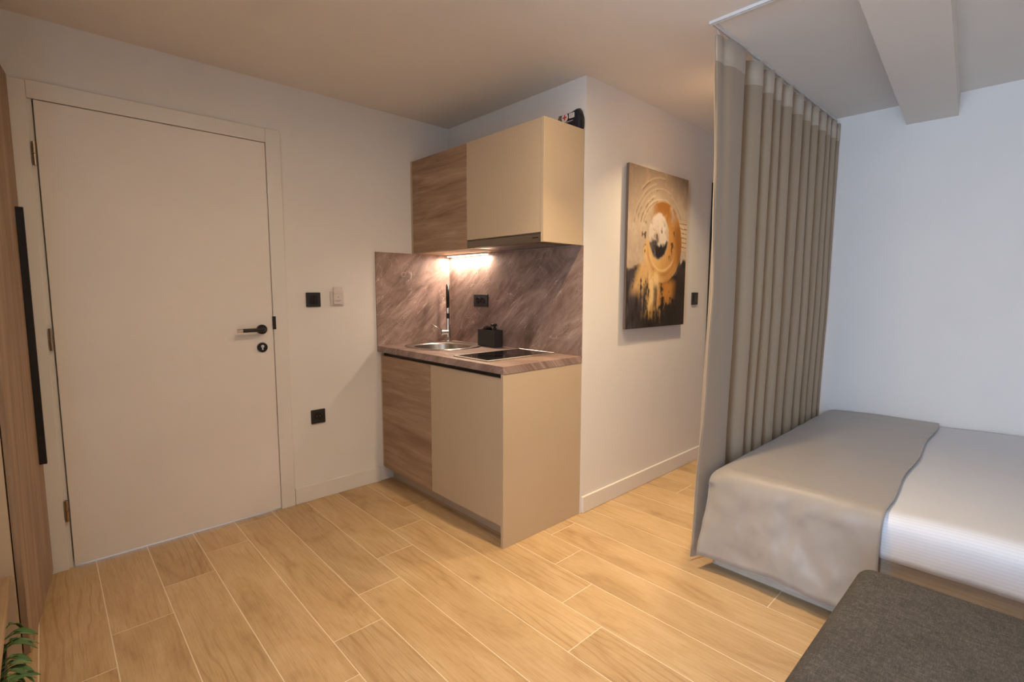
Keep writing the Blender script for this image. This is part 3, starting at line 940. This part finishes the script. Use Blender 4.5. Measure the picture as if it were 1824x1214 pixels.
# ================================================================== first-aid pouch on the cabinet
def pouch():
    t = thing('first_aid_pouch', 'navy first-aid pouch with red cross on top of the beige upper unit', 'pouch', (1.12, -0.06, 2.0965))
    xs = [1.060, 1.070, 1.10, 1.15, 1.185, 1.20, 1.2135]
    hs = [.086, .094, .094, .095, .104, .100, .066]
    bm = bmesh.new()
    R = []
    n = 20
    for x, h in zip(xs, hs):
        ring = []
        k = 1.0 if 1.065 < x < 1.205 else .82
        for i in range(n):
            a = 2 * PI * i / n
            c_, s_ = math.cos(a), math.sin(a)
            yy = -0.0285 + .0235 * k * math.copysign(abs(c_) ** .5, c_)
            zz = 2.0975 + h / 2 + h / 2 * math.copysign(abs(s_) ** .5, s_)
            ring.append((x, yy, zz))
        R.append(ring)
    loops(bm, R, True, True)
    body = obj('body', bm, M['pouch'], t, smooth=True)
    obj('zip', tube(bmesh.new(), [(1.065, -.0285, 2.190), (1.10, -.0285, 2.192), (1.15, -.0285, 2.194), (1.185, -.0285, 2.203), (1.202, -.0285, 2.198)], .0025, 8), M['black'], t)
    obj('side_strap', B(1.071, 1.085, -.0535, -.0515, 2.10, 2.186, bev=.0008), M['grey_print'], t)
    yf = -.0526
    bm = cyl(bmesh.new(), (1.114, yf + .0004, 2.169), (1.114, yf - .0012, 2.169), .0225, n=28)
    lg = obj('round_badge', bm, M['print_white'], t)
    bm = B(1.1105, 1.1175, yf - .0022, yf - .0014, 2.1550, 2.1830); box(bm, 1.1010, 1.1105, yf - .0022, yf - .0014, 2.1655, 2.1725); box(bm, 1.1175, 1.1270, yf - .0022, yf - .0014, 2.1655, 2.1725)
    obj('red_cross', bm, M['print_red'], lg)
    lb = obj('label_patch', B(1.144, 1.180, yf - .0008, yf, 2.158, 2.183), M['print_white'], t)
    for k in range(3):
        obj('print_line', B(1.149, 1.173 - .004 * k, yf - .0014, yf - .0009, 2.176 - .006 * k, 2.1775 - .006 * k), M['grey_print'], lb)
    pts = []
    for i in range(46):
        f = i / 45
        pts.append((1.118 + .052 * f + .0022 * math.sin(f * 40), yf - .0004, 2.1425 + .004 * math.cos(f * 40) * (1 - .5 * f) + .0015 * f))
    obj('script_print', tube(bmesh.new(), pts, .0009, 5), M['print_white'], t)
pouch()

# ================================================================== curtain and its track
def curtain():
    t = thing('curtain', 'floor-length taupe curtain hanging between nook and bed', 'curtain', (1.9, 0.85, 0))
    crest = [0.225, 0.42, 0.55, 0.675, 0.815, 0.985, 1.135, 1.25, 1.40, 1.51, 1.60, 1.69]
    XC = 1.900
    EDGE = [(2.34, 1.903), (1.8, 1.924), (1.2, 1.936), (0.8, 1.925), (0.45, 1.903), (0.0, 1.886)]
    def edge_x(z):
        for (za, xa), (zb, xb) in zip(EDGE, EDGE[1:]):
            if z >= zb:
                return xb + (xa - xb) * (z - zb) / (za - zb)
        return EDGE[-1][1]
    def outline(z):
        """plan of the cloth at height z: broad faces that swell forward, then tuck back sharply"""
        pts = []
        drop = (2.33 - z) / 2.3
        bedf = max(0.0, min(1.0, (1.25 - z) / 0.80)); bedf = bedf * bedf * (3 - 2 * bedf)
        hi = 1.942 * (1 - bedf) + 1.929 * bedf
        ex = edge_x(z)
        if ex > hi: ex = hi
        prev = None
        for i, b in enumerate(crest):
            a = -0.006 if i == 0 else crest[i - 1]
            sway = .010 * math.sin(z * 1.6 + i * 1.9) * drop
            sway_a = 0 if i == 0 else .010 * math.sin(z * 1.6 + (i - 1) * 1.9) * drop
            a2, b2 = a + sway_a, min(b + sway, YB - .012)
            wd = b - a
            depth = min(.135, .045 + .70 * wd) * (1 + .12 * math.sin(i * 2.7)) * (.86 + .14 * math.sin(z * 1.1 + i))
            h_i = hi - .008 * (1 + math.sin(i * 4.1 + z * .9)) * .5
            lo = h_i - depth
            n = 16
            for k in range(n + 1):
                f = k / n
                if i == 0:
                    # front panel: almost flat, with one soft swelling near its hem at the top
                    x = ex + (h_i - ex) * f ** .8 + .010 * math.sin(PI * f) - .016 * math.exp(-((f - .30) / .10) ** 2) * max(0, 1 - drop * 1.6)
                    y = a2 + (b2 - a2) * f
                else:
                    g = f ** 1.15
                    x = lo + (h_i - lo) * math.sin(PI / 2 * g) ** 1.7
                    x -= .007 * math.exp(-((f - .55 - .1 * math.sin(i * 3.3)) / .12) ** 2)
                    y = a2 + .010 + (b2 - a2 - .010) * f
                pts.append((x, y, z))
            # rounded nose and tuck
            if i < len(crest) - 1:
                nd = min(.135, .045 + .70 * (crest[i + 1] - b))
                for t_ in (35, 75, 115, 150):
                    r_ = math.radians(t_)
                    pts.append((h_i - .006 + .006 * math.cos(r_), b2 + .006 * math.sin(r_), z))
                pts.append((h_i - nd * .35, b2 + .001, z))
                pts.append((h_i - nd * .75, b2 + .002, z))
        return pts
    def surf(z0, z1, nz, off=0.0):
        bm = bmesh.new()
        rows = []
        for k in range(nz + 1):
            line = outline(z0 + (z1 - z0) * k / nz)
            if off:
                n_ = len(line); l2 = []
                for i, (x, y, zz) in enumerate(line):
                    a = line[max(i - 1, 0)]; b = line[min(i + 1, n_ - 1)]
                    dx, dy = b[0] - a[0], b[1] - a[1]
                    L_ = math.hypot(dx, dy) or 1
                    l2.append((x + off * dy / L_, y - off * dx / L_, zz))
                line = l2
            rows.append([bm.verts.new(p) for p in line])
        for r, s_ in zip(rows, rows[1:]):
            for i in range(len(r) - 1):
                bm.faces.new((r[i], r[i + 1], s_[i + 1], s_[i]))
        return bm
    def cloth(name, z0, z1, nz, mat, off=0.0, th=.002):
        o = obj(name, surf(z0, z1, nz, off), mat, t, smooth=True)
        md = o.modifiers.new('thickness', 'SOLIDIFY'); md.thickness = th; md.offset = 0
        return o
    cloth('drape', 0.018, 2.327, 34, M['curtain'])
    h = cloth('header_tape', 2.222, 2.330, 2, M['tape'], off=.0016, th=.0012); h['label'] = 'paler pleating tape along the top'
    # stitched front hem
    pts = [(outline(z)[0][0] - .001, outline(z)[0][1] - .001 + .003 * math.sin(z * 11), z) for z in [0.02 + 2.30 * k / 40 for k in range(41)]]
    obj('front_hem', tube(bmesh.new(), pts, .0026, 8), M['curtain'], t, smooth=True)
    top = outline(2.30)
    for b in [0.03] + [c - .03 for c in crest]:
        x, y, _ = min(top, key=lambda p: abs(p[1] - b))
        bm = tube(bmesh.new(), [(XC, y, 2.359), (XC, y, 2.348), (XC + (x - XC) * .5, y, 2.338), (x, y, 2.328)], .0016, 6)
        obj('hook', bm, M['white_plastic'], t)
curtain()
tk = thing('curtain_track', 'white L-shaped ceiling curtain rail above the bed corner', 'curtain rail', (1.9, 0, H))
def rail(x0, x1, y0, y1, along):
    bm = bmesh.new()
    g, zt, zb = .004, H - .0003, H - .012
    if along == 'y':
        c = (x0 + x1) / 2
        box(bm, x0, c - g, y0, y1, zb, zt); box(bm, c + g, x1, y0, y1, zb, zt); box(bm, c - g, c + g, y0, y1, zt - .003, zt)
    else:
        c = (y0 + y1) / 2
        box(bm, x0, x1, y0, c - g, zb, zt); box(bm, x0, x1, c + g, y1, zb, zt); box(bm, x0, x1, c - g, c + g, zt - .003, zt)
    return obj('rail', bm, M['white_alu'], tk)
rail(1.891, 1.909, -0.0235, YB - .003, 'y')
rail(1.891, 2.268, -0.0415, -0.0237, 'x')
rail(2.68, X1 - .003, -0.0415, -0.0237, 'x')

# ================================================================== bed
bd = thing('bed', 'low wooden bed with drawers in the alcove behind the curtain', 'bed', (2.95, 0.86, 0))
obj('base', B(1.968, 4.0, 0.045, 1.70, 0.0, 0.308, bev=.003), M['bedwood'], bd)
for a, b in ((1.985, 2.965), (2.975, 3.985)):
    dr = obj('drawer_front', B(a, b, 0.028, 0.0445, 0.012, 0.304, bev=.002), M['bedwood'], bd)
mt = obj('mattress', B(1.968, 4.0, 0.025, 1.70, 0.3085, 0.455, bev=.04, seg=4), M['mattress'], bd, smooth=True)

def drape(x0, x1, z_top, y_front, hem, nx, thick, wrinkle, flare, seedn, left_drop=0.0, xcut=None, stripes=False):
    """cloth lying over the mattress from the wall and hanging down the front"""
    R_ = .055
    ytop = y_front + R_
    L1 = 1.695 - ytop
    Larc = R_ * PI / 2
    L3 = (z_top - R_) - hem
    tot = L1 + Larc + L3
    nd = 96
    rs = np.random.RandomState(seedn)
    U, V = np.meshgrid(np.linspace(0, 1, nx + 1), np.linspace(0, 1, nd + 1))
    nA = fbm(U, V, 5, seedn + 1, 4, sx=(x1 - x0) * 1.2, sy=2.2) - .5
    nB = fbm(U, V, 11, seedn + 2, 3, sx=(x1 - x0) * 1.0, sy=1.6) - .5
    nR = fbm(U, V, 6, seedn + 3, 3, sx=.4, sy=5) - .5
    bm = bmesh.new(); rows = []
    uvs = []
    for j in range(nd + 1):
        s_ = tot * j / nd
        r = []
        for i in range(nx + 1):
            u = i / nx
            xr = x1 + (xcut(s_, tot) if xcut else 0)
            x = x0 + (xr - x0) * u
            zt = z_top + .012 * (1 - math.cos(min(1, max(0, x - x0) / .35) * PI)) / 2
            hemx = hem + wrinkle ** 2 * (.010 * math.sin(x * 9) + .006 * math.sin(x * 23))
            if s_ < L1:
                w = min(1, s_ / .06)
                p = Vector((x, 1.695 - s_, zt + .008 * w * (nR[j, i] * .7 + nA[j, i] * .3) * wrinkle))
                n_ = 0
            elif s_ < L1 + Larc:
                a = (s_ - L1) / R_
                p = Vector((x, ytop - R_ * math.sin(a), zt - R_ + R_ * math.cos(a)))
                k = .018 * wrinkle * nA[j, i]
                p += Vector((0, -math.sin(a), math.cos(a))) * k
            else:
                f = (s_ - L1 - Larc) / L3
                p = Vector((x, y_front - flare * f ** 1.3, (zt - R_) * (1 - f) + hemx * f))
                p.y -= wrinkle * (.048 * nA[j, i] + (.012 + .014 * f) * nB[j, i])
            if left_drop:
                # the foot end turns down softly towards the curtain
                e = max(0.0, (x0 + .07 - x)) / .07
                if s_ < L1 + Larc: p.z -= .028 * e * e
                else:
                    f = (s_ - L1 - Larc) / L3
                    p.x -= .020 * f * e ** 1.0
                    p.y += .012 * e * e * (1 - f)
            r.append(bm.verts.new(p))
        rows.append(r)
    uv = bm.loops.layers.uv.new('UVMap')
    for j in range(nd):
        for i in range(nx):
            f = bm.faces.new((rows[j][i], rows[j][i + 1], rows[j + 1][i + 1], rows[j + 1][i]))
            for lp, (a, b) in zip(f.loops, ((i, j), (i + 1, j), (i + 1, j + 1), (i, j + 1))):
                lp[uv].uv = (x0 + (x1 - x0) * a / nx, tot * b / nd)
    if left_drop:
        # skirt hanging at the foot end, hidden beside the curtain
        prev = None
        sk_ = []
        for j in range(nd + 1):
            p = rows[j][0].co
            if p.y < 0.09: break
            sk_.append((rows[j][0], bm.verts.new((p.x - .004, p.y, p.z - left_drop))))
        for a, b in zip(sk_, sk_[1:]):
            bm.faces.new((a[0], b[0], b[1], a[1]))
    return bm

bm = drape(2.52, 3.98, 0.4585, 0.012, 0.300, 70, .003, .30, .002, 40)
dv = tag(obj('duvet', bm, M['sheet'], smooth=True), 'white striped bed cover hanging over the bed front', 'bedding')
md = dv.modifiers.new('thickness', 'SOLIDIFY'); md.thickness = .003; md.offset = 0
def cut(s_, tot):
    f = s_ / tot
    return -.02 + .055 * f + .006 * math.sin(f * 19)
bm = drape(1.955, 2.572, 0.4625, -0.004, 0.072, 64, .003, 1.0, .030, 11, left_drop=.20, xcut=cut)
rn = obj('bed_runner', bm, M['runner'], smooth=True)
tag(rn, 'taupe satin runner draped over the foot of the bed', 'bed runner')
md = rn.modifiers.new('thickness', 'SOLIDIFY'); md.thickness = .003; md.offset = 0

# ================================================================== ottoman in the foreground
ot = thing('ottoman', 'charcoal woven upholstered ottoman in front of the bed', 'ottoman', (2.98, -0.78, 0))
ox0, ox1, oy0, oy1 = 2.612, 3.36, -1.15, -0.372
def cushion(z0, z1, bev, inset=0.0):
    bm = B(ox0 + inset, ox1 - inset, oy0 + inset, oy1 - inset, z0, z1, bev=bev, seg=5)
    return bm
bm = cushion(0.285, 0.436, .035)
bmesh.ops.subdivide_edges(bm, edges=[e for e in bm.edges if e.calc_length() > .3], cuts=10, use_grid_fill=True)
for v_ in bm.verts:
    if v_.co.z > .43:
        fx = (v_.co.x - ox0) / (ox1 - ox0); fy = (v_.co.y - oy0) / (oy1 - oy0)
        v_.co.z += .012 * math.sin(PI * min(max(fx, 0), 1)) ** .6 * math.sin(PI * min(max(fy, 0), 1)) ** .6
seat = obj('seat_cushion', bm, M['heather'], ot, smooth=True)
pp = [(ox0 + .012, oy0 + .012), (ox1 - .012, oy0 + .012), (ox1 - .012, oy1 - .012), (ox0 + .012, oy1 - .012)]
def rrz(m_, z, r=.05, s=6):
    return rr(ox0 + m_, ox1 - m_, oy0 + m_, oy1 - m_, z, r, s)
pts = rrz(.006, .416, .034)
bm = bmesh.new()
tube(bm, [Vector(p) for p in pts] + [Vector(pts[0])], .0035, 8)
obj('piping', bm, M['heather'], seat, smooth=True)
obj('base', cushion(0.10, 0.2845, .012, .006), M['heather'], ot)
for x in (ox0 + .06, ox1 - .06):
    for y in (oy0 + .06, oy1 - .06):
        sharp(obj('leg', cyl(bmesh.new(), (x, y, 0.0), (x, y, .0998), .014, .022, 16), M['black_metal'], ot))

# ================================================================== wardrobe on the left
wr = thing('wardrobe', 'tall wood-grain wardrobe with long black handle beside the entrance door', 'wardrobe', (0.0225, -2.190, 0), rotz=-math.atan2(.064, .63))
# local: x along the front, y into the room (front face at y = 0)
def wl(name, mat, *a, parent=wr, **k):
    return obj(name, B(*a, **k), mat, parent, world=False)
wl('door', M['wwood'], 0.0, 0.632, -0.018, 0.0, 0.020, 2.115, bev=.001)
wl('carcass', M['beige'], 0.06, 0.632, -0.55, -0.0215, 0.0, 2.115, bev=.001)
wl('handle', M['black_metal'], 0.085, 0.097, 0.0002, 0.024, 0.530, 1.585, bev=.001)

bn = thing('tv_bench', 'low oak bench with open shelf beside the wardrobe', 'bench', (1.4, -2.45, 0))
obj('top', B(0.700, 2.25, -2.66, -2.283, 0.305, 0.330, bev=.001), M['bwood'], bn)
obj('shelf', B(0.700, 2.25, -2.66, -2.33, 0.012, 0.030, bev=.001), M['bwood'], bn)
for x in (2.225,):
    obj('side_panel', B(x, x + .025, -2.66, -2.29, 0.0, 0.3045, bev=.001), M['bwood'], bn)
obj('side_panel', B(0.700, 0.725, -2.66, -2.32, 0.0, 0.3045, bev=.001), M['bwood'], bn)
obj('back_panel', B(0.725, 2.225, -2.655, -2.643, 0.0302, 0.3045), M['bwood'], bn)

# plant in a black trough under the bench edge
pl = thing('potted_plant', 'green leafy plant in a black planter at the lower left', 'plant', (1.15, -2.34, 0.0305))
bm = bmesh.new()
px0, px1, py0, py1 = 0.935, 1.45, -2.45, -2.288
loops(bm, [rr(px0 + .01, px1 - .01, py0 + .01, py1 - .01, .0305, .008), rr(px0, px1, py0, py1, .228, .008), rr(px0 + .006, px1 - .006, py0 + .006, py1 - .006, .228, .008), rr(px0 + .01, px1 - .01, py0 + .01, py1 - .01, .19, .008)], True, True)
obj('planter', bm, M['black'], pl)
obj('soil', B(px0 + .014, px1 - .014, py0 + .014, py1 - .014, .1902, .200), M['soil'], pl)
def leaf(base, direction, length, width, droop, mat):
    bm = bmesh.new()
    d = Vector(direction).normalized()
    side = d.cross(Vector((0, 0, 1))).normalized()
    up = side.cross(d)
    rows = []
    n = 9
    for k in range(n + 1):
        f = k / n
        c = Vector(base) + d * length * f + Vector((0, 0, -droop * f * f))
        w = width * (math.sin(PI * min(1, f * .93 + .04)) ** .8) * (1 - .25 * f)
        if k == n: w = .0004
        rows.append([bm.verts.new(c + side * w * q + up * (.35 * w * abs(q))) for q in (-1, -.5, 0, .5, 1)])
    for r, s_ in zip(rows, rows[1:]):
        for i in range(4):
            bm.faces.new((r[i], r[i + 1], s_[i + 1], s_[i]))
    o = obj('leaf', bm, mat, pl, smooth=True)
    md = o.modifiers.new('thickness', 'SOLIDIFY'); md.thickness = .0012
    return o
random.seed(21)
for k in range(24):
    bxp = 0.955 + .016 * k + random.uniform(-.01, .01)
    base = (bxp, -2.345 + random.uniform(-.02, .03), .2005)
    stem_top = Vector((bxp - random.uniform(-.02, .03), -2.276 + random.uniform(-.004, .006), .235 + random.uniform(0.0, .068)))
    obj('stem', tube(bmesh.new(), [base, (Vector(base) + stem_top) / 2 + Vector((0, 0, .015)), stem_top], .0016, 6), M['leaf'], pl)
    ang = random.uniform(-1.0, .55)
    leaf(stem_top, (math.sin(ang), math.cos(ang), random.uniform(-.15, .4)), random.uniform(.035, .06), random.uniform(.010, .016), random.uniform(.02, .055), M['leaf2'] if k % 3 == 0 else M['leaf'])
